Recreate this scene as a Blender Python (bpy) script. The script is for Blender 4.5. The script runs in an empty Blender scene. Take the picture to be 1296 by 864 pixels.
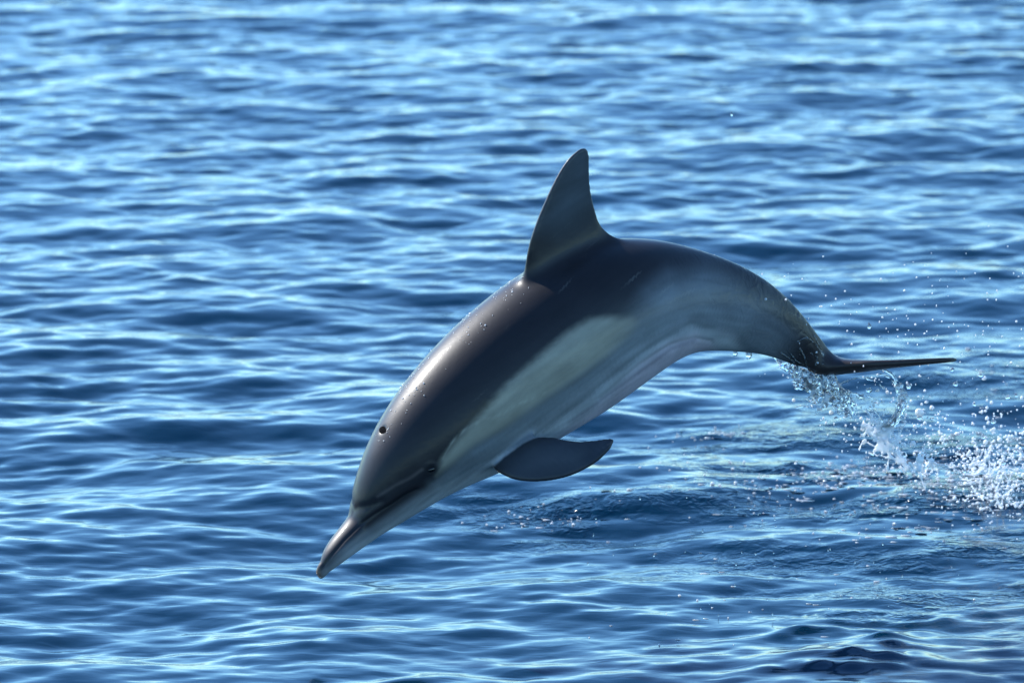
import bpy, bmesh, math, random
import numpy as np
from mathutils import Vector, Matrix
random.seed(7)
rng = np.random.default_rng(11)
SC = bpy.context.scene
COL = SC.collection

# ------------------------------------------------------------------ camera
PITCH = math.radians(10.1)
DIST = 15.0
Z0 = 0.765
CAM = np.array([0.0, 0.0, Z0 + DIST * math.sin(PITCH)])
Rv = np.array([1.0, 0, 0])
Fv = np.array([0, math.cos(PITCH), -math.sin(PITCH)])
Uv = np.array([0, math.sin(PITCH), math.cos(PITCH)])
Tv = -Fv
FPX = 1296 * 200 / 36.0
cd = bpy.data.cameras.new('camera')
cd.lens = 200; cd.sensor_width = 36; cd.clip_start = 0.5; cd.clip_end = 12000
cd.dof.use_dof = True; cd.dof.focus_distance = 14.95; cd.dof.aperture_fstop = 5.0
cam = bpy.data.objects.new('camera', cd)
cam.location = CAM; cam.rotation_euler = (math.pi / 2 - PITCH, 0, 0)
COL.objects.link(cam); SC.camera = cam

# ------------------------------------------------------------------ light
SUN_EL = math.radians(35); SUN_AZ = math.radians(-53)      # azimuth measured from +Y, negative = left
world = bpy.data.worlds.new('World'); SC.world = world; world.use_nodes = True
wn = world.node_tree.nodes; wl = world.node_tree.links
sky = wn.new('ShaderNodeTexSky'); sky.sky_type = 'NISHITA'; sky.sun_disc = False
sky.sun_elevation = SUN_EL; sky.sun_rotation = SUN_AZ
sky.altitude = 0; sky.air_density = 0.85; sky.dust_density = 0.0; sky.ozone_density = 2.5
bg = wn['Background']; bg.inputs['Strength'].default_value = 0.10
gm = wn.new('ShaderNodeGamma'); gm.inputs['Gamma'].default_value = 1.25     # clear, deep sky overhead
wl.new(sky.outputs['Color'], gm.inputs['Color']); 
tn = wn.new('ShaderNodeVectorMath'); tn.operation = 'MULTIPLY'; tn.inputs[1].default_value = (0.72, 0.94, 1.0)   # cool, maritime air
wl.new(gm.outputs['Color'], tn.inputs[0]); wl.new(tn.outputs[0], bg.inputs['Color'])
sd = bpy.data.lights.new('sun', 'SUN'); sd.energy = 2.9; sd.angle = math.radians(0.53); sd.color = (1.0, 0.965, 0.91)
sun = bpy.data.objects.new('sun', sd)
sdir = np.array([math.cos(SUN_EL) * math.sin(SUN_AZ), math.cos(SUN_EL) * math.cos(SUN_AZ), math.sin(SUN_EL)])
sun.rotation_euler = Vector(sdir).to_track_quat('Z', 'Y').to_euler()
COL.objects.link(sun)
SC.view_settings.view_transform = 'Standard'; SC.view_settings.look = 'None'
SC.view_settings.exposure = 1.1; SC.view_settings.gamma = 1.0
SC.cycles.max_bounces = 10; SC.cycles.transmission_bounces = 8; SC.cycles.caustics_refractive = False
SC.cycles.caustics_reflective = False
SC.cycles.use_denoising = True

# ------------------------------------------------------------------ helpers
def tag(o, label=None, cat=None, group=None, kind=None):
    for k, v in (('label', label), ('category', cat), ('group', group), ('kind', kind)):
        if v: o[k] = v
    return o

def ray(x, y):
    d = Fv + Rv * ((x - 648) / FPX) + Uv * ((432 - y) / FPX)
    return d
def at_depth(x, y, t):                 # t = metres towards the camera from the 15 m plane
    return CAM + ray(x, y) * (DIST - t)
def on_water(x, y, z=0.0):
    d = ray(x, y); return CAM + d * ((z - CAM[2]) / d[2])
def project(P):
    Q = P - CAM
    f = Q @ Fv
    return np.stack([648 + FPX * (Q @ Rv) / f, 432 - FPX * (Q @ Uv) / f], -1)

def mesh_from(name, V, Fq, smooth=True):
    V = np.asarray(V, dtype=np.float32); Fq = np.asarray(Fq, dtype=np.int32)
    me = bpy.data.meshes.new(name)
    k = Fq.shape[1]
    me.vertices.add(len(V)); me.vertices.foreach_set('co', V.ravel())
    me.loops.add(Fq.size); me.loops.foreach_set('vertex_index', Fq.ravel())
    me.polygons.add(len(Fq)); me.polygons.foreach_set('loop_start', np.arange(len(Fq), dtype=np.int32) * k)
    try: me.polygons.foreach_set('loop_total', np.full(len(Fq), k, dtype=np.int32))
    except Exception: pass
    me.update(calc_edges=True); me.validate()
    if smooth: me.polygons.foreach_set('use_smooth', np.ones(len(me.polygons), dtype=bool))
    return me

def link(name, me, mat=None, parent=None):
    o = bpy.data.objects.new(name, me); COL.objects.link(o)
    if mat: me.materials.append(mat)
    if parent: o.parent = parent
    return o

def new_mat(name):
    m = bpy.data.materials.new(name); m.use_nodes = True
    return m, m.node_tree.nodes, m.node_tree.links, m.node_tree.nodes['Principled BSDF']

# ------------------------------------------------------------------ materials
def water_material():
    m, n, l, p = new_mat('sea_water')
    p.inputs['Base Color'].default_value = (0.0, 0.021, 0.046, 1)
    p.inputs['Roughness'].default_value = 0.12
    p.inputs['IOR'].default_value = 1.333
    p.inputs['Specular IOR Level'].default_value = 0.3
    tc = n.new('ShaderNodeTexCoord')
    # fine capillary ripples
    mp = n.new('ShaderNodeMapping'); mp.inputs['Scale'].default_value = (0.8, 1.5, 1)
    mp.inputs['Rotation'].default_value = (0, 0, math.radians(-12))
    l.new(tc.outputs['Object'], mp.inputs['Vector'])
    nz = n.new('ShaderNodeTexNoise'); nz.inputs['Scale'].default_value = 13; nz.inputs['Detail'].default_value = 2.0
    nz.inputs['Roughness'].default_value = 0.4; nz.inputs['Distortion'].default_value = 0.5
    l.new(mp.outputs['Vector'], nz.inputs['Vector'])
    b1 = n.new('ShaderNodeBump'); b1.inputs['Strength'].default_value = 1.0; b1.inputs['Distance'].default_value = 0.0018
    l.new(nz.outputs['Fac'], b1.inputs['Height'])
    # churned water round the splash, weighted by the attribute on the mesh
    at = n.new('ShaderNodeAttribute'); at.attribute_name = 'churn'
    n2 = n.new('ShaderNodeTexNoise'); n2.inputs['Scale'].default_value = 24; n2.inputs['Detail'].default_value = 2.0
    n2.inputs['Distortion'].default_value = 0.8
    l.new(tc.outputs['Object'], n2.inputs['Vector'])
    mu = n.new('ShaderNodeMath'); mu.operation = 'MULTIPLY'
    l.new(n2.outputs['Fac'], mu.inputs[0]); l.new(at.outputs['Fac'], mu.inputs[1])
    b2 = n.new('ShaderNodeBump'); b2.inputs['Strength'].default_value = 1.0; b2.inputs['Distance'].default_value = 0.03
    l.new(mu.outputs[0], b2.inputs['Height']); l.new(b1.outputs['Normal'], b2.inputs['Normal'])
    l.new(b2.outputs['Normal'], p.inputs['Normal'])
    return m

def drop_material():
    m, n, l, p = new_mat('splash_water')
    p.inputs['Base Color'].default_value = (0.93, 0.97, 1.0, 1)
    p.inputs['Roughness'].default_value = 0.10
    p.inputs['IOR'].default_value = 1.333
    p.inputs['Transmission Weight'].default_value = 0.86
    return m

def foam_material():
    m, n, l, p = new_mat('aerated_water')
    p.inputs['Base Color'].default_value = (0.94, 0.97, 1.0, 1)
    p.inputs['Roughness'].default_value = 0.12
    p.inputs['IOR'].default_value = 1.333
    p.inputs['Subsurface Weight'].default_value = 1.0
    p.inputs['Subsurface Radius'].default_value = (1.0, 1.0, 1.0)
    p.inputs['Subsurface Scale'].default_value = 0.02
    return m

def skin_material():
    m, n, l, p = new_mat('wet_dolphin_skin')
    at = n.new('ShaderNodeAttribute'); at.attribute_name = 'skin'
    tc = n.new('ShaderNodeTexCoord')
    nz = n.new('ShaderNodeTexNoise'); nz.inputs['Scale'].default_value = 9; nz.inputs['Detail'].default_value = 6
    l.new(tc.outputs['Object'], nz.inputs['Vector'])
    mr = n.new('ShaderNodeMapRange'); mr.inputs['To Min'].default_value = 0.86; mr.inputs['To Max'].default_value = 1.14
    l.new(nz.outputs['Fac'], mr.inputs['Value'])
    vm = n.new('ShaderNodeVectorMath'); vm.operation = 'SCALE'
    l.new(at.outputs['Color'], vm.inputs[0]); l.new(mr.outputs[0], vm.inputs['Scale'])
    l.new(vm.outputs[0], p.inputs['Base Color'])
    p.inputs['Roughness'].default_value = 0.46
    p.inputs['IOR'].default_value = 1.36
    p.inputs['Coat Weight'].default_value = 0.25
    p.inputs['Coat Roughness'].default_value = 0.16
    p.inputs['Coat IOR'].default_value = 1.33
    wet = n.new('ShaderNodeAttribute'); wet.attribute_name = 'wet'
    mp = n.new('ShaderNodeMapping'); mp.inputs['Scale'].default_value = (1, 1, 1)
    l.new(tc.outputs['Object'], mp.inputs['Vector'])
    n2 = n.new('ShaderNodeTexNoise'); n2.inputs['Scale'].default_value = 26; n2.inputs['Detail'].default_value = 4
    n2.inputs['Distortion'].default_value = 1.5
    l.new(mp.outputs['Vector'], n2.inputs['Vector'])
    mu = n.new('ShaderNodeMath'); mu.operation = 'MULTIPLY'
    l.new(n2.outputs['Fac'], mu.inputs[0]); l.new(wet.outputs['Fac'], mu.inputs[1])
    b = n.new('ShaderNodeBump'); b.inputs['Strength'].default_value = 1.0; b.inputs['Distance'].default_value = 0.0025
    l.new(mu.outputs[0], b.inputs['Height'])
    l.new(b.outputs['Normal'], p.inputs['Normal']); 
    n3 = n.new('ShaderNodeTexNoise'); n3.inputs['Scale'].default_value = 55; n3.inputs['Detail'].default_value = 3
    l.new(tc.outputs['Object'], n3.inputs['Vector'])
    b3 = n.new('ShaderNodeBump'); b3.inputs['Strength'].default_value = 1.0; b3.inputs['Distance'].default_value = 0.0011
    l.new(n3.outputs['Fac'], b3.inputs['Height']); l.new(b.outputs['Normal'], b3.inputs['Normal'])
    l.new(b3.outputs['Normal'], p.inputs['Coat Normal'])
    return m

def plain(name, col, rough=0.3):
    m, n, l, p = new_mat(name)
    p.inputs['Base Color'].default_value = (*col, 1); p.inputs['Roughness'].default_value = rough
    return m

M_WATER = water_material(); M_DROP = drop_material(); M_FOAM = foam_material(); M_SKIN = skin_material()
M_DIMPLE = plain('disturbed_water', (0.0, 0.012, 0.032), 0.13); M_DIMPLE.node_tree.nodes['Principled BSDF'].inputs['IOR'].default_value = 1.333
M_EYE = plain('dark_eye', (0.003, 0.003, 0.004), 0.12)
M_HOLE = plain('blowhole_pit', (0.002, 0.002, 0.003), 1.0); M_HOLE.node_tree.nodes['Principled BSDF'].inputs['Specular IOR Level'].default_value = 0.1

# ------------------------------------------------------------------ the sea
def sea_tile(L=16.0, N=1024, seed=5):
    r = np.random.default_rng(seed)
    k1 = np.fft.fftfreq(N, L / N) * 2 * np.pi
    kx, ky = np.meshgrid(k1, k1, indexing='ij')
    k = np.hypot(kx, ky); k[0, 0] = 1
    ang = np.arctan2(kx, ky)      # 0 = travelling along +Y
    c = np.cos(ang - math.radians(WAVE_TILT)); c2 = np.cos(ang - math.radians(30))
    D = 0.09 + 0.8 * np.abs(c) ** 5 + 0.3 * np.abs(c2) ** 5
    kp = 2 * np.pi / 1.8
    P = k ** -3.6 * np.exp(-(kp / k) ** 2) * np.exp(-(k * 0.0125) ** 2) * D
    P[0, 0] = 0
    h = np.sqrt(P) * (r.normal(size=(N, N)) + 1j * r.normal(size=(N, N)))
    H = np.fft.ifft2(h).real
    sx = np.fft.ifft2(1j * kx * h).real; sy = np.fft.ifft2(1j * ky * h).real
    s = SLOPE / math.sqrt((sx ** 2 + sy ** 2).mean())
    dx = np.fft.ifft2(-1j * kx / k * h).real * s; dy = np.fft.ifft2(-1j * ky / k * h).real * s
    return H * s, dx, dy, L, N
SLOPE = 0.112; WAVE_TILT = -20; CHOP = 0.5
TH, TX, TY, TL, TN = sea_tile()
def samp(T, x, y):
    u = (x / TL) % 1 * TN; v = (y / TL) % 1 * TN
    i = np.floor(u).astype(int); j = np.floor(v).astype(int); a = u - i; b = v - j
    i %= TN; j %= TN; i2 = (i + 1) % TN; j2 = (j + 1) % TN
    return (T[i, j] * (1 - a) * (1 - b) + T[i2, j] * a * (1 - b) + T[i, j2] * (1 - a) * b + T[i2, j2] * a * b)
OFFX, OFFY = 3.0, 2.0
def sea_height(x, y): return samp(TH, x + OFFX, y + OFFY)

def grow(start, step, end, g=1.12):
    out = []; x = start
    while abs(x) < end:
        step *= g; x += step; out.append(x)
    return out
def build_sea():
    dx = 0.0145
    xs = list(np.arange(-3.3, 3.6, dx))
    xs = [-v for v in grow(3.3, dx, 4000)][::-1] + xs + grow(xs[-1], dx, 4000)
    ys = list(np.arange(10.6, 31.5, 0.016))
    lo = [10.6 - (v - 10.6) for v in grow(10.6, dx, 300)][::-1]
    ys = lo + ys + grow(ys[-1], dx, 4500)
    xs = np.array(xs); ys = np.array(ys)
    gx = np.gradient(xs); gy = np.gradient(ys)
    X, Y = np.meshgrid(xs, ys, indexing='ij')
    G = np.maximum(gx[:, None], gy[None, :])
    fade = np.clip(1 - (G - 0.05) / 0.25, 0, 1)
    Z = sea_height(X, Y) * fade
    PX = X + CHOP * samp(TX, X + OFFX, Y + OFFY) * fade
    PY = Y + CHOP * samp(TY, X + OFFX, Y + OFFY) * fade
    # churned patches and rings of fallen drops
    churn = np.zeros_like(X)
    for (px_, py_, rx, ry, w) in CHURN:
        c = on_water(px_, py_)
        churn = np.maximum(churn, w * np.exp(-(((X - c[0]) / rx) ** 2 + ((Y - c[1]) / ry) ** 2) ** 1.2))
    patch = (samp(TH, X * 2.3 + 4, Y * 2.3 + 7) / TH.std()) * 0.5 + 0.5
    churn *= np.clip(patch - .25, 0, 1.2)
    for (px_, py_, rad, amp) in RINGS:
        c = on_water(px_, py_); r = np.hypot(X - c[0], Y - c[1])
        mk = r < rad * 3
        rr = r[mk]
        Z[mk] += amp * np.cos(rr / rad * 2 * np.pi * 1.6) * np.exp(-(rr / rad) ** 2 * 0.9)
    for (px_, py_, L_, W_, A_, an) in WAVELETS:
        c = on_water(px_, py_); u = (X - c[0]) * math.cos(an) + (Y - c[1]) * math.sin(an); v = -(X - c[0]) * math.sin(an) + (Y - c[1]) * math.cos(an)
        Z += A_ * np.exp(-(u / L_) ** 2 - (v / W_) ** 2) * (1 + .3 * np.sin(u * 60))
    nx, ny = len(xs), len(ys)
    V = np.stack([PX, PY, Z], -1).reshape(-1, 3)
    idx = np.arange(nx * ny).reshape(nx, ny)
    F = np.stack([idx[:-1, :-1], idx[1:, :-1], idx[1:, 1:], idx[:-1, 1:]], -1).reshape(-1, 4)
    me = mesh_from('sea', V, F)
    a = me.attributes.new('churn', 'FLOAT', 'POINT'); a.data.foreach_set('value', churn.ravel().astype(np.float32))
    o = link('sea', me, M_WATER); tag(o, kind='structure')
    o['label'] = 'rippled deep blue sea surface reaching to the horizon'
    return o
CHURN = [(1200, 600, .55, 1.1, 1.0), (1290, 640, .4, 1.2, 1.2), (1040, 600, .45, .7, .8), (930, 560, .3, .4, .55),
         (700, 650, .28, .35, .7), (1180, 690, .4, .5, .55), (1000, 640, .5, .5, .5), (1260, 520, .4, 1.2, .45),
         (950, 700, .5, .4, .25), (1110, 760, .35, .4, .35)]
RINGS = [(1040, 660, .05, .003), (1090, 655, .06, .003), (990, 725, .05, .003), (935, 745, .05, .002),
         (760, 640, .04, .003), (700, 655, .045, .003), (1130, 640, .06, .003), (1185, 705, .05, .003),
         (1035, 775, .05, .002), (1110, 775, .05, .003)]
WAVELETS = []  # steep ridges added to darken the water where the dolphin's reflection belongs
_r = np.random.default_rng(3)
for (cx_, cy_, n_, sx_, sy_) in ((1062, 802, 7, 28, 5), (1080, 838, 12, 48, 6), (1035, 858, 7, 35, 4), (1180, 775, 8, 60, 12), (1120, 815, 6, 50, 8)):
    for _ in range(n_):
        WAVELETS.append((cx_ + _r.normal() * sx_, cy_ + _r.normal() * sy_, _r.uniform(.05, .12), _r.uniform(.028, .042), _r.uniform(.004, .0085), _r.normal() * .35))
build_sea()

# ------------------------------------------------------------------ the dolphin
YAW_C, ROLL_C = 0.50, -0.26
Nv = Rv * YAW_C + Uv * ROLL_C + Tv * math.sqrt(1 - YAW_C ** 2 - ROLL_C ** 2)   # near flank side
Av = Rv - Nv * (Rv @ Nv); Av /= np.linalg.norm(Av)
Bv = np.cross(Nv, Av); Bv /= np.linalg.norm(Bv)
if Bv @ Uv < 0: Bv = -Bv
P0 = CAM + Fv * DIST
def to_plane(x, y):                   # pixel -> (a, b) in the sagittal plane
    d = ray(x, y); s = ((P0 - CAM) @ Nv) / (d @ Nv); P = CAM + d * s - P0
    return np.array([P @ Av, P @ Bv])
def plane3(ab, w=0.0):
    ab = np.asarray(ab); return P0 + ab[..., :1] * Av + ab[..., 1:2] * Bv + np.asarray(w)[..., None] * Nv

ST = [  # dorsal outline px, ventral outline px, width / height
 ((401, 719), (406, 730), .9), ((404, 706), (418, 723), 1.15), ((413, 689), (436, 710), 1.35), ((427, 670), (454, 697), 1.3),
 ((438, 655), (470, 686), 1.25), ((441, 641), (483, 677), 1.15), ((444, 624), (500, 667), 1.0), ((449, 603), (521, 655), 0.96), ((458, 575), (548, 638), 0.94),
 ((471, 547), (578, 622), 0.93), ((489, 514), (607, 610), 0.9), ((515, 478), (640, 597), 0.88), ((548, 440), (672, 578), 0.88),
 ((585, 403), (705, 557), 0.87), ((625, 370), (740, 537), 0.86), ((668, 338), (775, 516), 0.84), ((715, 314), (808, 491), 0.82),
 ((765, 299), (838, 470), 0.8), ((812, 298), (862, 454), 0.76), ((856, 306), (886, 444), 0.7), ((905, 322), (912, 443), 0.62),
 ((950, 340), (940, 445), 0.55), ((985, 364), (965, 447), 0.5), ((1010, 388), (988, 455), 0.46), ((1030, 414), (1010, 464), 0.45),
 ((1046, 436), (1032, 471), 0.5), ((1060, 450), (1050, 475), 0.6), ((1078, 457), (1072, 470), 0.8)]
def catmull(P, n):
    P = np.asarray(P, float); k = len(P)
    t = np.linspace(0, k - 1, n); i = np.clip(t.astype(int), 0, k - 2); f = (t - i)[:, None]
    p = np.vstack([2 * P[0] - P[1], P, 2 * P[-1] - P[-2]])
    a, b, c, d = p[i], p[i + 1], p[i + 2], p[i + 3]
    return 0.5 * (2 * b + (c - a) * f + (2 * a - 5 * b + 4 * c - d) * f ** 2 + (3 * b - a - 3 * c + d) * f ** 3)
NS, NA = 190, 160
tp = catmull([s[0] for s in ST], NS); bp = catmull([s[1] for s in ST], NS); wr = catmull([[s[2]] for s in ST], NS)[:, 0]
top = np.array([to_plane(*p) for p in tp]); bot = np.array([to_plane(*p) for p in bp])
ctr = (top + bot) / 2; hh = np.linalg.norm(top - bot, axis=1) / 2; dd = (top - bot) / (2 * hh[:, None])
hwid = hh * wr
th = np.linspace(0, 2 * np.pi, NA, endpoint=False)
e = tp - bp; el = np.linalg.norm(e, axis=1, keepdims=True); e = e / el
perp = np.stack([-e[:, 1], e[:, 0]], 1)
tt = np.sum(tp * e, 1); tb = np.sum(bp * e, 1)
def body_pts():
    sfrac = np.linspace(0, 1, NS)
    ct = np.cos(th); stn = np.sin(th)
    keel = np.clip((sfrac - 0.66) / 0.15, 0, 1)[:, None]
    wmul = 1 - keel * 0.28 * np.abs(ct)[None, :] ** 2
    C3 = plane3(ctr)
    d3 = dd[:, :1] * Av + dd[:, 1:] * Bv
    return C3[:, None, :] + (hh[:, None] * ct[None, :])[..., None] * d3[:, None, :] + (hwid[:, None] * stn[None, :] * wmul)[..., None] * Nv
for it in range(14):
    P = project(body_pts().reshape(-1, 3)).reshape(NS, NA, 2)
    for i in range(3, NS - 2):
        lo, hi = max(0, i - 14), min(NS, i + 15)
        Q = P[lo:hi].reshape(-1, 2)
        off = np.abs((Q - tp[i]) @ perp[i])
        q = (Q @ e[i])[off < 3.5]
        if len(q) < 4: continue
        du = tt[i] - q.max(); db = tb[i] - q.min()
        ctr[i] += dd[i] * (du + db) / 2 / 480 * 0.7
        hh[i] = max(0.003, hh[i] + (du - db) / 2 / 480 * 0.7)
    ker = np.array([.25, .5, .25])
    for arr in (hh,):
        arr[1:-1] = np.convolve(arr, ker, 'valid') if it < 13 else arr[1:-1]
    for c in range(2): ctr[1:-1, c] = np.convolve(ctr[:, c], ker, 'valid')
    hwid = hh * wr
ker2 = np.exp(-0.5 * (np.arange(-8, 9) / 3.2) ** 2); ker2 /= ker2.sum()
def soft(v):
    q = np.concatenate([2 * v[0] - v[8:0:-1], v, 2 * v[-1] - v[-2:-10:-1]]); q = np.convolve(q, ker2, 'valid')
    wgt = np.clip((np.arange(NS) - 40) / 12, 0, 1); return v * (1 - wgt) + q * wgt
k3 = np.exp(-0.5 * (np.arange(-4, 5) / 1.6) ** 2); k3 /= k3.sum()
def soft3(v): return np.concatenate([v[:4], np.convolve(v, k3, 'valid'), v[-4:]])
for _ in range(2):
    hh = soft3(hh); ctr = np.stack([soft3(ctr[:, 0]), soft3(ctr[:, 1])], 1)
for _ in range(2):
    hh = soft(hh); ctr = np.stack([soft(ctr[:, 0]), soft(ctr[:, 1])], 1); dd = np.stack([soft(dd[:, 0]), soft(dd[:, 1])], 1)
    dd /= np.linalg.norm(dd, axis=1, keepdims=True)
hh[:6] = hh[6] * np.array([.60, .80, .90, .955, .985, 1.0])
ctr[:6] = ctr[6] + (ctr[6] - ctr[10]) * (np.arange(6, 0, -1) / 4)[:, None] * .95
hwid = hh * wr
def loft(R):                          # rings (n, m, 3) -> closed mesh arrays with fan caps
    n, m = R.shape[:2]; V = R.reshape(-1, 3); F = []
    for i in range(n - 1):
        for j in range(m):
            a, b = i * m + j, i * m + (j + 1) % m
            F.append((a, b, b + m, a + m))
    c0 = len(V); V = np.vstack([V, R[0].mean(0), R[-1].mean(0)])
    T = [(c0, (j + 1) % m, j) for j in range(m)] + [(c0 + 1, (n - 1) * m + j, (n - 1) * m + (j + 1) % m) for j in range(m)]
    return V, F, T
BODY = body_pts()
shells = [loft(BODY)]

def fin(slices, nrm, m=28, tmin=0.0028):
    """slices: (LE point, TE point, half thickness); nrm: thickness direction"""
    R = []
    for LE, TE, ht in slices:
        ring = []
        for j in range(m):
            a = 2 * np.pi * j / m
            c = (1 - math.cos(a)) / 2                       # 0 at LE, 1 at TE
            prof = 2.6 * (0.9 * math.sqrt(max(c, 0)) * (1 - c) ** 0.9) * 0.72 + 0.08 * (1 - c)
            t = (prof * ht + tmin * (1 if 0 < c < 1 else 0)) * (1 if math.sin(a) >= 0 else -1)
            ring.append(LE * (1 - c) + TE * c + nrm * t)
        R.append(ring)
    return loft(np.array(R))
def resamp(rows, n):
    A = catmull([np.concatenate([np.atleast_1d(x) for x in r]) for r in rows], n)
    return A
# dorsal fin
rows = [((656, 385), (845, 345), .055), ((658, 364), (822, 322), .042), ((661, 345), (790, 301), .030), ((664, 330), (770, 289), .0215), ((669, 312), (759, 279), .0165), ((679, 282), (752, 262), .0125),
        ((692, 251), (747, 240), .0095), ((705, 224), (745.5, 220), .007), ((716, 206), (745, 206), .005), ((724, 197), (745, 198), .004), ((732, 190.5), (743.5, 191.5), .003), ((737, 188), (741, 188), .002)]
A = resamp(rows, 44)
shells.append(fin([(plane3(to_plane(r[0], r[1])), plane3(to_plane(r[2], r[3])), r[4]) for r in A], Nv))
# pectoral fins: root on the near flank, blade spread out towards the viewer and aft
near = BODY.reshape(-1, 3); nearp = project(near); dep = (near - P0) @ Tv
def surf_t(x, y):
    d = np.hypot(nearp[:, 0] - x, nearp[:, 1] - y); k = np.where(d < 10)[0]
    return dep[k].max()
t1, t2 = surf_t(634, 585), surf_t(672, 548)
rows = [((626, 578), (668, 545), t1 - .05, t2 - .05, .020), ((625, 594), (682, 548), t1 - .005, t2 + .0, .016), ((642, 604), (700, 553), t1 + .03, t2 + .03, .0125), ((665, 608.5), (718, 557), t1 + .06, t2 + .055, .010),
        ((690, 608), (735, 558.5), t1 + .085, t2 + .075, .008), ((715, 603.5), (750, 557.5), t1 + .105, t2 + .09, .006), ((738, 594), (763, 556), t1 + .12, t2 + .10, .0045), ((757, 582), (771, 555), t1 + .13, t2 + .11, .0035), ((771, 568), (777, 556), t1 + .13, t2 + .115, .0025)]
A = resamp(rows, 36)
LE = np.array([at_depth(r[0], r[1], r[4]) for r in A]); TE = np.array([at_depth(r[2], r[3], r[5]) for r in A])
nrm = np.cross(LE[18] - TE[18], LE[-1] - LE[0]); nrm /= np.linalg.norm(nrm)
shells.append(fin([(LE[i], TE[i], A[i][6]) for i in range(len(A))], nrm))
def mirror(P): return P - 2 * ((P - P0) @ Nv)[..., None] * Nv
def mirv(v): return v - 2 * (v @ Nv) * Nv
ms = fin([(mirror(LE[i:i+1])[0], mirror(TE[i:i+1])[0], A[i][6]) for i in range(len(A))], mirv(nrm))
shells.append(ms)
# flukes
root = plane3(to_plane(1052, 464))
lat = Nv - Uv * (Nv @ Uv) + Uv * 0.05; lat /= np.linalg.norm(lat)
back = Rv - lat * (Rv @ lat); back = back / np.linalg.norm(back)
back = back + Uv * 0.004; back /= np.linalg.norm(back)
fn = np.cross(lat, back); fn /= np.linalg.norm(fn)
if fn @ Uv < 0: fn = -fn
half = [(0.0, -.075, .085, .017), (.08, -.068, .115, .0155), (.2, -.035, .133, .0135), (.4, .02, .15, .010), (.6, .078, .17, .0075), (.8, .138, .198, .0055), (.93, .182, .222, .004), (1.0, .212, .236, .0028)]
H = catmull(half, 34)
full = np.vstack([H[::-1] * [-1, 1, 1, 1], H[1:]])
SPAN = 0.262
sl = []
for s, a, b, t in full:
    up = 0.012 * s * s
    base = root + lat * SPAN * s + fn * up
    sl.append((base + back * a, base + back * b, t * (1.4 + .5 * max(0, 1 - abs(s) / .45))))
shells.append(fin(sl, fn))

def merge(shells, voxel, name, iters=6):
    V, F, T, off = [], [], [], 0
    for v, f, t in shells:
        V.append(v); F += [tuple(i + off for i in q) for q in f]; T += [tuple(i + off for i in q) for q in t]; off += len(v)
    me = bpy.data.meshes.new(name); me.from_pydata([tuple(x) for x in np.vstack(V)], [], F + T); me.update()
    bm = bmesh.new(); bm.from_mesh(me)
    bmesh.ops.recalc_face_normals(bm, faces=bm.faces); bm.to_mesh(me); bm.free()
    o = bpy.data.objects.new(name, me); COL.objects.link(o)
    md = o.modifiers.new('r', 'REMESH'); md.mode = 'VOXEL'; md.voxel_size = voxel; md.adaptivity = 0
    dg = bpy.context.evaluated_depsgraph_get()
    out = bpy.data.meshes.new_from_object(o.evaluated_get(dg))
    bpy.data.objects.remove(o); bpy.data.meshes.remove(me)
    n = len(out.vertices); co = np.empty(n * 3, dtype=np.float32); out.vertices.foreach_get('co', co); co = co.reshape(-1, 3).astype(float)
    ed = np.empty(len(out.edges) * 2, dtype=np.int32); out.edges.foreach_get('vertices', ed); ed = ed.reshape(-1, 2)
    deg = np.bincount(ed.ravel(), minlength=n).astype(float)
    def lap(c, w=1.0):
        s = np.stack([np.bincount(ed[:, 0], c[ed[:, 1], k], n) + np.bincount(ed[:, 1], c[ed[:, 0], k], n) for k in range(3)], 1)
        return s / deg[:, None] - c
    for _ in range(iters):                      # taubin smoothing: no shrinkage
        co = co + 0.55 * lap(co); co = co - 0.57 * lap(co)
    return out, co, lap

body_me, co, lap = merge(shells, 0.0032, 'body', 8)
pix = project(co)
# soft fillets where fins meet the trunk
def near_poly(p, poly):
    poly = np.asarray(poly, float); best = np.full(len(p), 1e9)
    for a, b in zip(poly[:-1], poly[1:]):
        ab = b - a; t = np.clip(((p - a) @ ab) / (ab @ ab), 0, 1)
        best = np.minimum(best, np.hypot(*(p - a - t[:, None] * ab).T))
    return best
def inside(p, poly):
    poly = np.asarray(poly, float); r = np.zeros(len(p), bool); n = len(poly)
    for i in range(n):
        a, b = poly[i], poly[i - 1]
        c = ((a[1] > p[:, 1]) != (b[1] > p[:, 1])) & (p[:, 0] < (b[0] - a[0]) * (p[:, 1] - a[1]) / (b[1] - a[1] + 1e-9) + a[0])
        r ^= c
    return r
wl_ = (co - P0) @ Nv
mir = co.copy(); neg = wl_ < 0; mir[neg] = mirror(co[neg]); mp = project(mir)      # both flanks carry the same markings
w = np.exp(-(near_poly(mp, [(668, 350), (720, 330), (780, 303), (812, 302)]) / 22) ** 2) + np.exp(-(near_poly(mp, [(640, 585), (676, 552)]) / 12) ** 2)
w += np.exp(-(near_poly(mp, [(1035, 455), (1070, 462)]) / 14) ** 2)
w = np.clip(w, 0, 1)[:, None]
for _ in range(220): co = co + 0.5 * w * lap(co)
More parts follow.
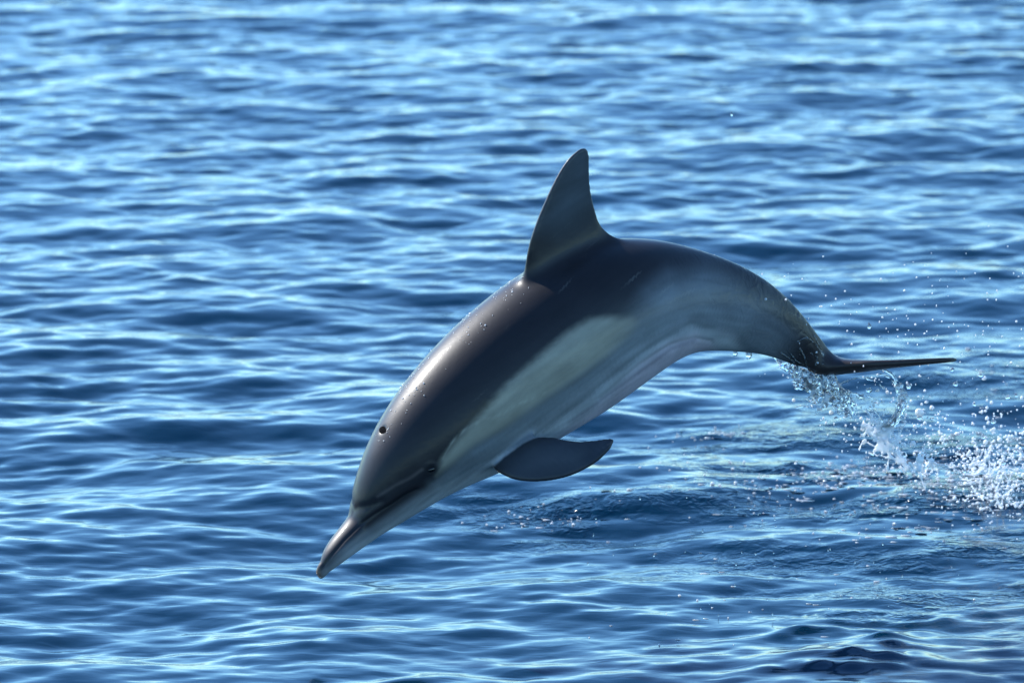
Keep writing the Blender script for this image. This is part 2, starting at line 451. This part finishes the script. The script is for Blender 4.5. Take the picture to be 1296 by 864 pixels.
# groove between beak and melon, mouth line, blowhole dent
def dent(center, rad, depth):
    global co
    d = np.linalg.norm(co - center, axis=1); k = d < rad * 2.5
    dirn = center - (P0 + 0)                      # placeholder, replaced below
nrmv = np.empty(len(co) * 3, dtype=np.float32)
body_me.vertices.foreach_set('co', co.astype(np.float32).ravel()); body_me.update()
body_me.vertex_normals.foreach_get('vector', nrmv); vn = nrmv.reshape(-1, 3).astype(float)
mouth = [(404, 722), (418, 704), (436, 683), (455, 664), (474, 650), (494, 638), (512, 626), (528, 618)]
dm = near_poly(mp, mouth)
co -= vn * (0.0018 * np.exp(-(dm / 2.0) ** 2))[:, None]
co += vn * (0.0006 * np.exp(-(near_poly(mp, [(x + 3.5, y + 4) for x, y in mouth[1:]]) / 3.0) ** 2))[:, None]
groove = near_poly(mp, [(440, 648), (452, 643), (466, 640), (480, 634)])
co -= vn * (0.0028 * np.exp(-(groove / 5.5) ** 2))[:, None]
k = np.where(np.abs(wl_) < 0.01)[0]
d = np.hypot(pix[k, 0] - 484, pix[k, 1] - 544); face = (vn[k] @ Tv) > 0
bi = k[np.argmin(d + (~face) * 1e3)]
BH = co[bi].copy(); BHn = vn[bi].copy()
dist = np.linalg.norm(co - BH, axis=1)
co -= vn * (0.004 * np.exp(-(dist / 0.009) ** 2))[:, None]
# raised eyelid
def surf_point(x, y):
    d = np.hypot(pix[:, 0] - x, pix[:, 1] - y) + 1e3 * ((vn @ Tv) < 0.05)
    i = np.argmin(d); return i
ei = surf_point(546, 595); EYE = co[ei].copy(); EYEn = vn[ei].copy()
for c_, s_ in ((EYE, 1), (mirror(EYE[None])[0], -1)):
    dist = np.linalg.norm(co - c_, axis=1)
    co += vn * (0.0012 * np.exp(-((dist - 0.016) / 0.008) ** 2))[:, None]
# chest folds
for line, dep_, wd in (([(500, 655), (560, 622), (610, 592)], .0018, 3.0), ([(760, 505), (810, 462), (850, 436), (880, 428), (900, 432)], .0025, 3.0)):
    co -= vn * (dep_ * np.exp(-(near_poly(mp, line) / wd) ** 2))[:, None]

# skin coordinates: s along the spine, h across it, for streaks and worn edges
import mathutils
cab = np.stack([(mir - P0) @ Av, (mir - P0) @ Bv], 1)
arc = np.concatenate([[0], np.cumsum(np.linalg.norm(np.diff(ctr, axis=0), axis=1))])
sid = np.empty(len(co), int)
for i0 in range(0, len(co), 20000):
    sid[i0:i0 + 20000] = ((cab[i0:i0 + 20000, None, :] - ctr[None]) ** 2).sum(-1).argmin(1)
axd = np.stack([dd[:, 1], -dd[:, 0]], 1)
sv = arc[sid] + np.abs(((cab - ctr[sid]) * axd[sid]).sum(1)); hv = ((cab - ctr[sid]) * dd[sid]).sum(1)
NZ = mathutils.noise.noise
n_streak = np.array([NZ(Vector((a * 7, b * 70, 0))) for a, b in zip(sv, hv)])
n_blot = np.array([NZ(Vector((a * 14, b * 22, 5))) for a, b in zip(sv, hv)])
n_fine = np.array([NZ(Vector((a * 60, b * 170, 9))) for a, b in zip(sv, hv)])
n_edge = np.array([NZ(Vector((a * 9, b * 9, 3))) for a, b in zip(sv, hv)])
mp_clean = mp.copy()
edge_w = np.clip((mp[:, 0] - 540) / 60, 0, 1)
mp = mp + (np.stack([n_edge, -n_edge], 1) * 7 + np.stack([n_fine, n_streak], 1) * 1.4) * edge_w[:, None]
# skin markings, and a sheen painted into the flipper's colour
CAPE = np.array([.017, .014, .016])
colr = np.tile(CAPE, (len(co), 1))
def mix(mask, c):
    global colr
    mask = np.clip(mask, 0, 1)[:, None]; colr = colr * (1 - mask) + np.array(c) * mask
def polym(poly, soft):
    dd_ = near_poly(mp, list(poly) + [poly[0]]); sgn = np.where(inside(mp, poly), 1, -1)
    x = np.clip(dd_ * sgn / soft * .5 + .5, 0, 1); return x * x * (3 - 2 * x)
def stroke(line, wd): return np.exp(-(near_poly(mp, line) / wd) ** 2)
# tail stock flank patch
mix(0.85 * polym([(804, 404), (820, 372), (850, 350), (890, 345), (930, 362), (975, 392), (1000, 425), (985, 470), (900, 470), (840, 500), (740, 560), (700, 560), (780, 440)], 26), (.18, .195, .215))
# belly and lower jaw
mix(.9 * polym([(545, 612), (560, 596), (600, 560), (700, 490), (780, 425), (820, 400), (850, 410), (790, 470), (720, 520), (660, 570), (610, 600), (560, 625)], 12), (.155, .165, .17))
mix(polym([(395, 742), (415, 722), (440, 695), (470, 672), (500, 650), (530, 630), (560, 612), (600, 592), (650, 562), (700, 527), (745, 492), (785, 458), (825, 430), (865, 412), (900, 414), (925, 428), (945, 452), (900, 480), (700, 640), (420, 780)], 12), (.40, .40, .41))
mix(0.8 * polym([(735, 530), (775, 498), (810, 462), (840, 440), (880, 424), (900, 432), (905, 470), (760, 600), (640, 640), (660, 590)], 9), (.56, .45, .49))
# tan thoracic patch
mix(polym([(552, 600), (560, 580), (580, 556), (605, 527), (640, 488), (680, 451), (718, 420), (745, 405), (775, 399), (800, 401), (809, 409), (795, 428), (768, 450), (735, 474), (690, 505), (640, 538), (600, 563), (575, 583)], 7) * np.clip((835 - mp[:, 0]) / 70, 0, 1), (.30, .272, .212))
# bands along the flank
mix(0.5 * stroke([(600, 577), (660, 540), (720, 500), (770, 462), (815, 425), (850, 402), (885, 394), (915, 402), (940, 420)], 9), (.22, .24, .25))
mix(0.55 * stroke([(560, 612), (620, 580), (690, 540), (740, 502), (790, 462), (830, 432), (870, 412), (905, 412)], 4), (.11, .13, .14))
mix(0.4 * stroke([(430, 700), (480, 668), (540, 634), (600, 600), (632, 588)], 3), (.12, .13, .14))
mix(0.45 * stroke([(720, 535), (760, 508), (810, 470), (846, 445), (880, 430)], 2.5), (.16, .14, .17))
# scratches
zig = [(562, 580), (570, 562), (583, 549), (592, 541), (604, 536), (612, 529), (624, 526), (640, 521), (655, 512), (668, 508), (680, 500), (693, 494)]
mix(0.55 * stroke(zig, 1.9) * (0.55 + 0.25 * np.sin(mp[:, 0] * .43) + 0.25 * np.sin(mp[:, 0] * 1.13 + mp[:, 1] * .7)), (.42, .38, .30))
for a_, b_ in (((880, 350), (960, 372)), ((900, 372), (935, 366)), ((940, 385), (975, 404)), ((860, 390), (905, 382))):
    mix(0.16 * stroke([a_, b_], 1.6), (.03, .03, .04))
# eye patch, stripe to the beak, lips, beak
mix(0.48 * polym([(428, 684), (441, 652), (456, 634), (480, 622), (500, 617), (520, 606), (535, 596), (556, 584), (560, 592), (548, 604), (528, 612), (508, 620), (492, 632), (470, 650), (450, 668)], 6), (.022, .022, .028))
mix(0.9 * np.exp(-((np.linalg.norm(mir - EYE, axis=1) / 0.017) ** 4)), (.008, .008, .010))
mix(0.5 * stroke([(478, 628), (500, 614), (520, 604), (534, 594)], 2.2), (.14, .11, .10))
mix(0.95 * stroke(mouth, 1.9), (.006, .006, .008))
mix(0.7 * stroke([(441, 652), (452, 646), (464, 643), (476, 636)], 2.5), (.006, .006, .008))
mix(0.95 * np.exp(-(np.linalg.norm(co - BH, axis=1) / 0.021) ** 4), (.004, .004, .005))
mix(0.35 * stroke([(402, 716), (415, 695), (430, 674), (441, 658)], 4), (.10, .085, .08))
mix(0.6 * stroke([(402, 722), (405, 730)], 4), (.18, .12, .08))
# fins
mix(0.9 * polym([(684, 285), (700, 235), (730, 180), (757, 185), (754, 240), (752, 262), (730, 280), (706, 288)], 34), (.066, .080, .096))
finw = np.zeros(len(co))
pf = inside(mp, [(622, 592), (662, 560), (688, 546), (712, 552), (790, 545), (785, 565), (735, 610), (680, 616), (625, 606)])
bodyd = np.abs(((mir - P0) @ Nv))
# flipper vertices: those that stand off the trunk
from mathutils.bvhtree import BVHTree
bv, bf, bt = shells[0]
tree = BVHTree.FromPolygons([Vector(v) for v in bv], [tuple(q) for q in bf])
fl = np.zeros(len(co))
for i_ in np.where(pf)[0]:
    fl[i_] = min(1, max(0, (tree.find_nearest(Vector(mir[i_]))[3] - 0.004) / 0.010))
for _ in range(8):
    fl = fl + 0.5 * lap(np.stack([fl, fl, fl], 1))[:, 0]
mix(np.clip(fl * 1.15, 0, 1), (.024, .026, .032))
mix(np.clip(fl, 0, 1) * polym([(650, 590), (675, 566), (705, 568), (740, 568), (735, 585), (700, 597), (665, 598)], 22), (.058, .061, .066))  # paler middle of the flipper: sheen painted into the skin colour
mix(polym([(1030, 430), (1060, 440), (1230, 445), (1230, 480), (1050, 490), (1020, 470)], 14) * .8, (.036, .028, .028))
colr = colr * np.clip(1 + .17 * n_streak + .20 * n_blot + .07 * n_fine, .4, 1.8)[:, None]
rake = np.clip((np.array([NZ(Vector((a * 5 + b * 9, b * 120 - a * 14, 21))) for a, b in zip(sv, hv)]) - .46) / .08, 0, 1) * np.clip((n_edge + .05) / .2, 0, 1) * np.clip((mp[:, 0] - 560) / 60, 0, 1)
mix(.16 * rake, (.33, .31, .28))
wet = np.clip((mp[:, 0] - 830) / 130, 0, 1) * 1.0 + 0.10
wet = wet * (1 - 0.6 * np.clip((mp[:, 0] - 1040) / 40, 0, 1))

dolphin = bpy.data.objects.new('dolphin', None); COL.objects.link(dolphin)
base = np.array([P0[0], P0[1], P0[2]]); dolphin.location = base
tag(dolphin, 'leaping dolphin with dark back, tan flank patch and tall dorsal fin, diving left', 'dolphin')
body_me.vertices.foreach_set('co', (co - base).astype(np.float32).ravel()); body_me.update()
body_me.polygons.foreach_set('use_smooth', np.ones(len(body_me.polygons), dtype=bool))
a = body_me.attributes.new('skin', 'FLOAT_COLOR', 'POINT'); a.data.foreach_set('color', np.hstack([colr, np.ones((len(co), 1))]).astype(np.float32).ravel())
a = body_me.attributes.new('wet', 'FLOAT', 'POINT'); a.data.foreach_set('value', wet.astype(np.float32))
body_me.materials.clear()
link('body', body_me, M_SKIN, dolphin)

def ellipsoid(name, center, axes, mat, parent, off, n=16):
    bm = bmesh.new(); bmesh.ops.create_uvsphere(bm, u_segments=n * 2, v_segments=n, radius=1)
    Mx = Matrix([[axes[c][r] for c in range(3)] for r in range(3)])
    for v in bm.verts: v.co = Mx @ v.co + Vector(center - off)
    bmesh.ops.recalc_face_normals(bm, faces=bm.faces)
    for f in bm.faces: f.smooth = True
    me = bpy.data.meshes.new(name); bm.to_mesh(me); bm.free()
    return link(name, me, mat, parent)
axis_dir = Rv * .8 + Uv * .35
def frame(n_, a_):
    t = a_ - n_ * (a_ @ n_); t /= np.linalg.norm(t); return t, np.cross(n_, t)
t_, b_ = frame(EYEn, axis_dir)
ellipsoid('eye', EYE - EYEn * .0045, (t_ * .0125, b_ * .0075, EYEn * .0070), M_EYE, dolphin, base)
Em = mirror(EYE[None])[0]; En = mirv(EYEn); t2_, b2_ = frame(En, axis_dir)
ellipsoid('eye', Em - En * .0045, (t2_ * .0125, b2_ * .0085, En * .0075), M_EYE, dolphin, base)
t_, b_ = frame(BHn, Nv)
ellipsoid('blowhole', BH - BHn * .0036, (t_ * .021, b_ * .0125, BHn * .0045), M_HOLE, dolphin, base)

# ------------------------------------------------------------------ splash water
def tube(points, radii, m=10, jitter=0.0):
    P = catmull(points, max(8, len(points) * 6)); rr = catmull([[r] for r in radii], len(P))[:, 0]
    R = []
    for i in range(len(P)):
        d = P[min(i + 1, len(P) - 1)] - P[max(i - 1, 0)]; d /= np.linalg.norm(d) + 1e-9
        u, v = frame(d, np.array([.3, .9, .2]))
        r = max(.0012, rr[i] * (1 + jitter * rng.normal() * .5))
        R.append([P[i] + r * (math.cos(2 * np.pi * j / m) * u + math.sin(2 * np.pi * j / m) * v) for j in range(m)])
    return loft(np.array(R))
def blob(c, r):
    s = np.array([1 + rng.normal() * .25, 1 + rng.normal() * .25, 1.1 + rng.normal() * .3]) * r
    ph = np.linspace(0.05, np.pi - .05, 8); R = []
    for p in ph: R.append([c + s * np.array([math.sin(p) * math.cos(q), math.sin(p) * math.sin(q), math.cos(p)]) for q in np.linspace(0, 2 * np.pi, 10, endpoint=False)])
    return loft(np.array(R))
def splash_object(name, shells_, label, cat, mat, voxel=.003, iters=3, rough=.0015):
    me, c, lp = merge(shells_, voxel, name, iters)
    import mathutils
    nz = np.array([mathutils.noise.noise_vector(Vector(p * 60)) for p in c])
    c = c + nz * rough
    b0 = c.mean(0); b0[2] = c[:, 2].min()
    me.vertices.foreach_set('co', (c - b0).astype(np.float32).ravel()); me.update()
    me.polygons.foreach_set('use_smooth', np.ones(len(me.polygons), dtype=bool)); me.materials.clear()
    o = link(name, me, mat); o.location = b0
    return tag(o, label, cat)

tT = ((root - P0) @ Tv)
def tp3(x, y, dt=0.0): return at_depth(x, y, tT + dt)
# 1. torn sheet pouring from under the tail stock
sh = []
edge = [(975, 449), (990, 456), (1005, 464), (1018, 470), (1032, 475), (1046, 478), (1056, 476)]
for i in range(85):
    f = rng.random() ** .8; k = min(int(f * 6), 5); g = f * 6 - k
    x = edge[k][0] * (1 - g) + edge[k + 1][0] * g; y = edge[k][1] * (1 - g) + edge[k + 1][1] * g
    Lx = 8 + 20 * f; Ly = (10 + 50 * f ** 0.9) * rng.uniform(.35, 1.0)
    dt = rng.normal() * .012 + .02
    pts = [tp3(x, y - 3, dt), tp3(x + Lx * .35 + rng.normal() * 2, y + Ly * .35, dt), tp3(x + Lx * .7 + rng.normal() * 4, y + Ly * .7, dt + rng.normal() * .01), tp3(x + Lx * rng.uniform(.6, 1.1), y + Ly, dt + rng.normal() * .012)]
    r0 = rng.uniform(.0022, .0050)
    sh.append(tube(pts, [r0 * 1.2, r0, r0 * .8, r0 * rng.uniform(.7, 1.6)], 8, .5))
for i in range(30):
    f = rng.random(); x = 1000 + 62 * f + rng.normal() * 5; y = 470 + 48 * f + rng.normal() * 6
    x2 = x + rng.normal() * 14; y2 = y + rng.normal() * 8
    sh.append(tube([tp3(x, y, .02), tp3((x + x2) / 2, (y + y2) / 2 + 3, .03), tp3(x2, y2, .01)], [.003, .0022, .003], 8, .5))
splash_object('water_sheet', sh, 'clear torn sheet of water pouring off the underside of the tail stock', 'water sheet', M_DROP)
sh = []
for i in range(22):
    f = rng.random(); x = 1018 + 40 * f + rng.normal() * 6; y = 478 + 30 * f + rng.normal() * 9
    x2 = x + rng.normal() * 7; y2 = y + abs(rng.normal()) * 12
    sh.append(tube([tp3(x, y, .035), tp3((x + x2) / 2 + rng.normal() * 3, (y + y2) / 2, .04), tp3(x2, y2, .03)], [.003, .0018, .0026], 8, .6))
splash_object('splash_froth', sh, 'white froth in the middle of the torn water sheet under the tail', 'splash', M_FOAM, rough=.002)
# film of water running over the tail stock
sh = []
def surf3(x, y):
    i_ = surf_point(x, y); return co[i_] + vn[i_] * .0015
for line in ([(1008, 432), (1020, 428), (1032, 436), (1040, 450), (1042, 462)], [(1012, 440), (1018, 452), (1022, 464), (1034, 470)], [(1030, 424), (1038, 438), (1043, 452)],
             [(1000, 446), (1008, 456), (1018, 462)], [(985, 444), (998, 452), (1006, 460)], [(1024, 446), (1034, 452), (1030, 462)]):
    pts_ = [surf3(*q) for q in line]
    sh.append(tube(pts_, [rng.uniform(.0012, .0028) for _ in pts_], 8, .5))
splash_object('water_trickle', sh, 'clear trickles of water running down the dark tail stock', 'water trickle', M_DROP, .0022, 2, .0008)
# 2. ribbon curling down from the fluke
sh = []
rib = [(1105, 466), (1122, 472), (1134, 488), (1140, 505), (1137, 522), (1126, 536), (1113, 548), (1108, 560)]
for i in range(16):
    ox, oy = rng.normal() * 4.0, rng.normal() * 2.5; dt = rng.normal() * .01
    s0 = rng.integers(0, 4); s1 = rng.integers(5, 9)
    pts = [tp3(x + ox + rng.normal() * 1.5, y + oy + rng.normal() * 1.5, dt) for x, y in rib[s0:s1]]
    sh.append(tube(pts, [rng.uniform(.0018, .0042) for _ in pts], 8, .5))
for a_, b_ in (((1085, 500), (1112, 508)), ((1070, 497), (1092, 503)), ((1098, 480), (1120, 492)), ((1100, 514), (1122, 540)), ((1050, 500), (1085, 498)), ((1062, 486), (1100, 478))):
    sh.append(tube([tp3(*a_), tp3((a_[0] + b_[0]) / 2, (a_[1] + b_[1]) / 2 - 3), tp3(*b_)], [.0035, .0022, .004], 8, .5))
splash_object('water_ribbon', sh, 'thin clear ribbon of water curling down below the fluke blade', 'water ribbon', M_DROP)
# 3. white clots falling under the ribbon
sh = []
path = [(1098, 543), (1112, 538), (1124, 546), (1105, 552), (1118, 555), (1128, 562), (1136, 574), (1146, 586)]
for i in range(64):
    k = rng.integers(0, len(path)); x, y = path[k]
    sh.append(blob(tp3(x + rng.normal() * 6, y + rng.normal() * 5, rng.normal() * .02), rng.uniform(.0025, .0065)))
for i in range(46):
    x, y = path[rng.integers(0, len(path))]
    sh.append(tube([tp3(x, y), tp3(x + rng.normal() * 10, y + rng.normal() * 8 + 4), tp3(x + rng.normal() * 14, y + rng.normal() * 12 + 7)], [.004, .0025, .003], 8, .4))
splash_object('splash_clot', sh, 'knotted white clot of falling water below the curling ribbon', 'splash', M_FOAM)
sh = []
for i in range(16):
    x = 1150 + rng.random() * 75; y = 585 + (x - 1150) * .25 + rng.normal() * 9
    pts_ = [tp3(x, y, -.1), tp3(x + 8 + rng.normal() * 5, y + rng.normal() * 6, -.12), tp3(x + 16 + rng.normal() * 8, y + 4 + rng.normal() * 9, -.14)]
    sh.append(tube(pts_, [rng.uniform(.0015, .004), rng.uniform(.001, .0025), rng.uniform(.0015, .0045)], 8, .5))
splash_object('splash_strands', sh, 'loose broken strands of white water between the clots and the foam at the right edge', 'splash', M_FOAM, voxel=.0022, rough=.003)['kind'] = 'stuff'
sh = []
for i in range(16): sh.append(blob(tp3(1166 + rng.normal() * 4, 588 + rng.normal() * 8, rng.normal() * .01), rng.uniform(.003, .008)))
sh.append(tube([tp3(1163, 596), tp3(1168, 610), tp3(1172, 619)], [.005, .003, .0042], 8, .3))
sh.append(tube([tp3(1125, 562), tp3(1135, 580), tp3(1146, 600)], [.004, .003, .004], 8, .3))
splash_object('splash_clot', sh, 'small white clot with a dripping tail, right of the knotted clot', 'splash', M_FOAM)
# 4. foam where the animal left the water
def ragged(cx, cy, sx, sy, n, r0, r1, hz=.05):
    out = []
    for i in range(n):
        x = cx + rng.normal() * sx; y = cy + rng.normal() * sy
        P = on_water(x, y); P[2] = max(sea_height(P[0], P[1]), -.05) + abs(rng.normal()) * hz * rng.random()
        out.append(blob(P, rng.uniform(r0, r1)))
        if rng.random() < .8:
            Q = P + np.array([rng.normal() * .04, rng.normal() * .06, abs(rng.normal()) * .045])
            out.append(tube([P, (P + Q) / 2 + rng.normal(size=3) * .008, Q], [.0035, .0018, .0026], 8, .4))
    return out
for args, lab in (((1292, 622, 13, 12, 20, .0015, .005, .08), 'white burst of foam at the right edge where the tail left the water'),
                  ((1236, 604, 7, 7, 20, .002, .007, .05), 'small ragged jet of foam just left of the burst at the right edge'),
                  ((1262, 640, 12, 5, 18, .002, .006, .02), 'low line of foam on the water under the ragged jet')):
    o = splash_object('exit_splash', ragged(*args), lab, 'splash', M_FOAM, voxel=.0019, rough=.003); o['kind'] = 'stuff'
# 5. drops: the biggest are things of their own
E3 = on_water(1285, 615)
def make_ball(name, r, seed, mat, sub=2):
    bm = bmesh.new(); bmesh.ops.create_icosphere(bm, subdivisions=sub, radius=r)
    rg = np.random.default_rng(seed); k = rg.normal(size=3); k2 = rg.normal(size=3)
    sc = np.array([1 + .18 * rg.normal(), 1 + .18 * rg.normal(), 1.1 + .3 * abs(rg.normal())])
    for v in bm.verts:
        c = np.array(v.co); n_ = c / r
        c = c * sc * (1 + .22 * math.sin(2.2 * n_ @ k + 1) + .18 * math.sin(3.4 * n_ @ k2)); v.co = c
    for f in bm.faces: f.smooth = True
    me = bpy.data.meshes.new(name); bm.to_mesh(me); bm.free(); me.materials.append(mat); return me
protos = [make_ball('water_drop', 1.0, s, M_FOAM if s % 3 == 0 else M_DROP) for s in range(9)]
big = [(1164, 522, 5), (1150, 489, 4), (1163, 528, 4), (1094, 559, 4), (1103, 574, 4.5), (1141, 577, 5.5), (1156, 561, 3.5), (1209, 486, 3), (1241, 475, 4.5), (1245, 478, 3),
       (1276, 503, 4), (1205, 468, 3), (1212, 549, 5), (1244, 553, 4), (1213, 566, 4), (1238, 570, 3), (1257, 534, 3), (1144, 500, 3), (1180, 516, 3), (1090, 503, 4),
       (1099, 494, 4), (1144, 534, 3.4), (1180, 530, 3), (1199, 525, 3), (1158, 540, 3), (1233, 512, 2.5), (1286, 500, 3), (1250, 580, 3), (1220, 596, 3.5), (1196, 560, 3),
       (1175, 552, 3), (1186, 572, 3), (1058, 529, 4), (1052, 522, 3), (1006, 487, 2.5), (1035, 498, 2.5), (1265, 556, 3), (1285, 570, 3.5), (1270, 585, 3.5), (1292, 548, 3)]
BIG = []
for i, (x, y, r) in enumerate(big):
    f = np.clip((x - 1060) / 240, 0, 1)
    dt = -0.35 * f + rng.normal() * .06
    o = bpy.data.objects.new('water_drop', protos[i % 9]); COL.objects.link(o)
    P = tp3(x, y, dt); s = r / 480 * .78
    o.location = P; o.scale = (s, s, s); o.rotation_euler = rng.uniform(0, 6, 3)
    tag(o, 'bright drop of water hanging in the spray behind the tail', 'water drop', 'larger drops in the spray behind the tail'); BIG.append(o)
for (x, y, r, lab) in [(947, 448, 4, 'clear drop hanging under the tail stock, left of the torn sheet'), (930, 446, 3, 'small clear drop hanging at the rear end of the belly'),
                       (926, 145, 1.8, 'tiny white drop alone above the back, high in the picture'), (1100, 413, 2.5, 'bright drop flying above the fluke blade')]:
    o = bpy.data.objects.new('water_drop', protos[1]); COL.objects.link(o); s = r / 480
    o.location = tp3(x, y, .05 if x < 1000 else 0); o.scale = (s, s, s * 1.3); tag(o, lab, 'water drop')

uniq = {0: 'large round drop level with the lower end of the curling ribbon, right of it', 12: 'bright drop high above the burst at the right edge, left of its middle',
        8: 'large drop below the fluke tip, with a smaller one touching it', 9: 'smaller drop touching a large one below and right of the fluke tip', 10: 'drop close to the right edge of the picture, between fluke and foam burst',
        7: 'clear drop just below the tip of the fluke', 11: 'small drop directly under the very tip of the fluke', 32: 'drop fallen off the lowest corner of the torn water sheet',
        34: 'small drop left of the torn sheet, under the rear belly'}
for k_, lab in uniq.items(): BIG[k_]['label'] = lab
# 6. fine spray: nobody could count it
ico = bmesh.new(); bmesh.ops.create_icosphere(ico, subdivisions=1, radius=1.0)
iv = np.array([v.co for v in ico.verts]); ift = np.array([[v.index for v in f.verts] for f in ico.faces]); ico.free()
def spray(name, pts, rad, mat, label, cat, flat=1.0):
    n = len(pts); pts = np.array(pts); rad = np.array(rad)
    an = np.stack([rng.uniform(.5, 1.7, n) * (2.9 if flat < .5 else 1), rng.uniform(.75, 1.3, n), rng.uniform(.8, 1.7, n) * flat], 1)
    V = (pts[:, None, :] + iv[None] * (rad[:, None] * an)[:, None, :]).reshape(-1, 3)
    F = (ift[None] + (np.arange(n) * len(iv))[:, None, None]).reshape(-1, 3)
    c = pts.mean(0); o = link(name, mesh_from(name, V - c, F), mat); o.location = c
    return tag(o, label, cat, kind='stuff')
pts, rad = [], []
def add(x, y, dt, r): pts.append(tp3(x, y, dt)); rad.append(r)
for i in range(620):          # main cloud, denser to the lower right
    f = rng.random() ** .8; x = 1060 + 260 * f; y = 520 + 75 * f + rng.normal() * (26 + 12 * f)
    add(x, y, -.45 * f + rng.normal() * .12, rng.uniform(.0012, .0042) * (0.7 + .5 * f))
for i in range(650):
    x = 1262 + rng.normal() * 40; y = 600 + rng.normal() * 28
    add(x, y, -.5 + rng.normal() * .12, .0009 + .0042 * rng.random() ** 2.5)
for i in range(200):          # above and round the tail
    x = rng.uniform(960, 1296); y = rng.normal() * 50 + 415
    add(x, y, rng.normal() * .2, rng.uniform(.0009, .0026))
for i in range(90): add(1100 + rng.normal() * 40, 520 + rng.normal() * 28, rng.normal() * .05, rng.uniform(.0015, .004))
spray('spray', pts, rad, M_FOAM, 'fine bright spray thrown up behind the flukes', 'spray')
pts, rad = [], []
for i in range(70):
    f = rng.random(); x = 740 + 480 * f; y = 690 + rng.normal() * 50
    pts.append(tp3(x, min(y, 850), rng.uniform(.1, .6))); rad.append(rng.uniform(.001, .0022))
spray('falling_droplets', pts, rad, M_DROP, 'scattered fine droplets falling in front of the water below the belly', 'droplets', 1.8)
# drops and bubbles riding on the surface
pts, rad = [], []
def patch(cx, cy, sx, sy, n, r0, r1, tilt=0.0):
    for _ in range(n):
        dx_ = rng.normal() * sx; x = cx + dx_; y = cy + rng.normal() * sy - tilt * dx_
        P = on_water(x, y); P[2] = sea_height(P[0], P[1]) + .001
        pts.append(P); rad.append(rng.uniform(r0, r1) * (.32 + .5 * rng.random() ** 2))
patch(700, 652, 45, 7, 22, .004, .010, .08); patch(910, 548, 30, 5, 12, .004, .012, .1); patch(1090, 600, 55, 14, 70, .004, .011, .12)
patch(1000, 620, 60, 14, 40, .003, .010, .1); patch(1200, 620, 60, 30, 150, .003, .010, .05); patch(1180, 665, 40, 6, 18, .004, .010, .15)
patch(1000, 760, 130, 36, 26, .004, .009, .1); patch(1270, 560, 30, 40, 60, .003, .009); patch(880, 640, 90, 30, 18, .003, .008)
spray('surface_bubbles', pts, rad, M_FOAM, 'bright beads and bubbles riding on the disturbed water right of the dolphin', 'bubbles', .24)
pts, rad = [], []
patch(700, 652, 48, 8, 46, .004, .007, .08); patch(910, 548, 32, 5, 22, .004, .007, .1); patch(1085, 600, 60, 14, 120, .004, .008, .12)
patch(990, 622, 55, 12, 60, .004, .008, .1); patch(1190, 625, 55, 22, 120, .004, .009, .05); patch(1000, 740, 120, 40, 26, .004, .006, .1); patch(860, 600, 60, 25, 24, .004, .007)
spray('sparkling_flecks', pts, rad, M_FOAM, 'bright white flecks splashed up where drops hit the water between flipper and splash', 'splash flecks', .7)
pts, rad = [], []
patch(700, 652, 45, 7, 9, .006, .012, .08); patch(910, 548, 30, 5, 4, .006, .012, .1); patch(1080, 602, 60, 12, 22, .006, .012, .12)
patch(990, 625, 60, 12, 12, .006, .012, .1); patch(1200, 625, 60, 26, 24, .006, .012, .05); patch(1180, 668, 40, 6, 6, .006, .012, .15)
pass
spray('splash_dimples', pts, rad, M_DIMPLE, 'small dark glinting humps of water where drops have just fallen', 'wavelets', .3)
# beads of water on the back, coloured white to stand for glints
pts, rad = [], []
sel = np.where(((vn @ sdir) > .2) & (vn @ Tv > 0) & (pix[:, 1] < 560))[0]
wts = sum(np.exp(-(np.hypot(pix[sel, 0] - a_, pix[sel, 1] - b_) / r_) ** 2) for a_, b_, r_ in ((520, 490, 30), (640, 362, 18), (590, 405, 24), (486, 548, 8), (905, 335, 30), (960, 365, 26))) + .01
for i in rng.choice(sel, 190, p=wts / wts.sum()):
    pts.append(co[i] + vn[i] * .0004); rad.append(.0006 + .0015 * rng.random() ** 2)
spray('glint_beads', pts, rad, M_FOAM, "tiny clear beads of water on the dolphin's back", 'water beads')
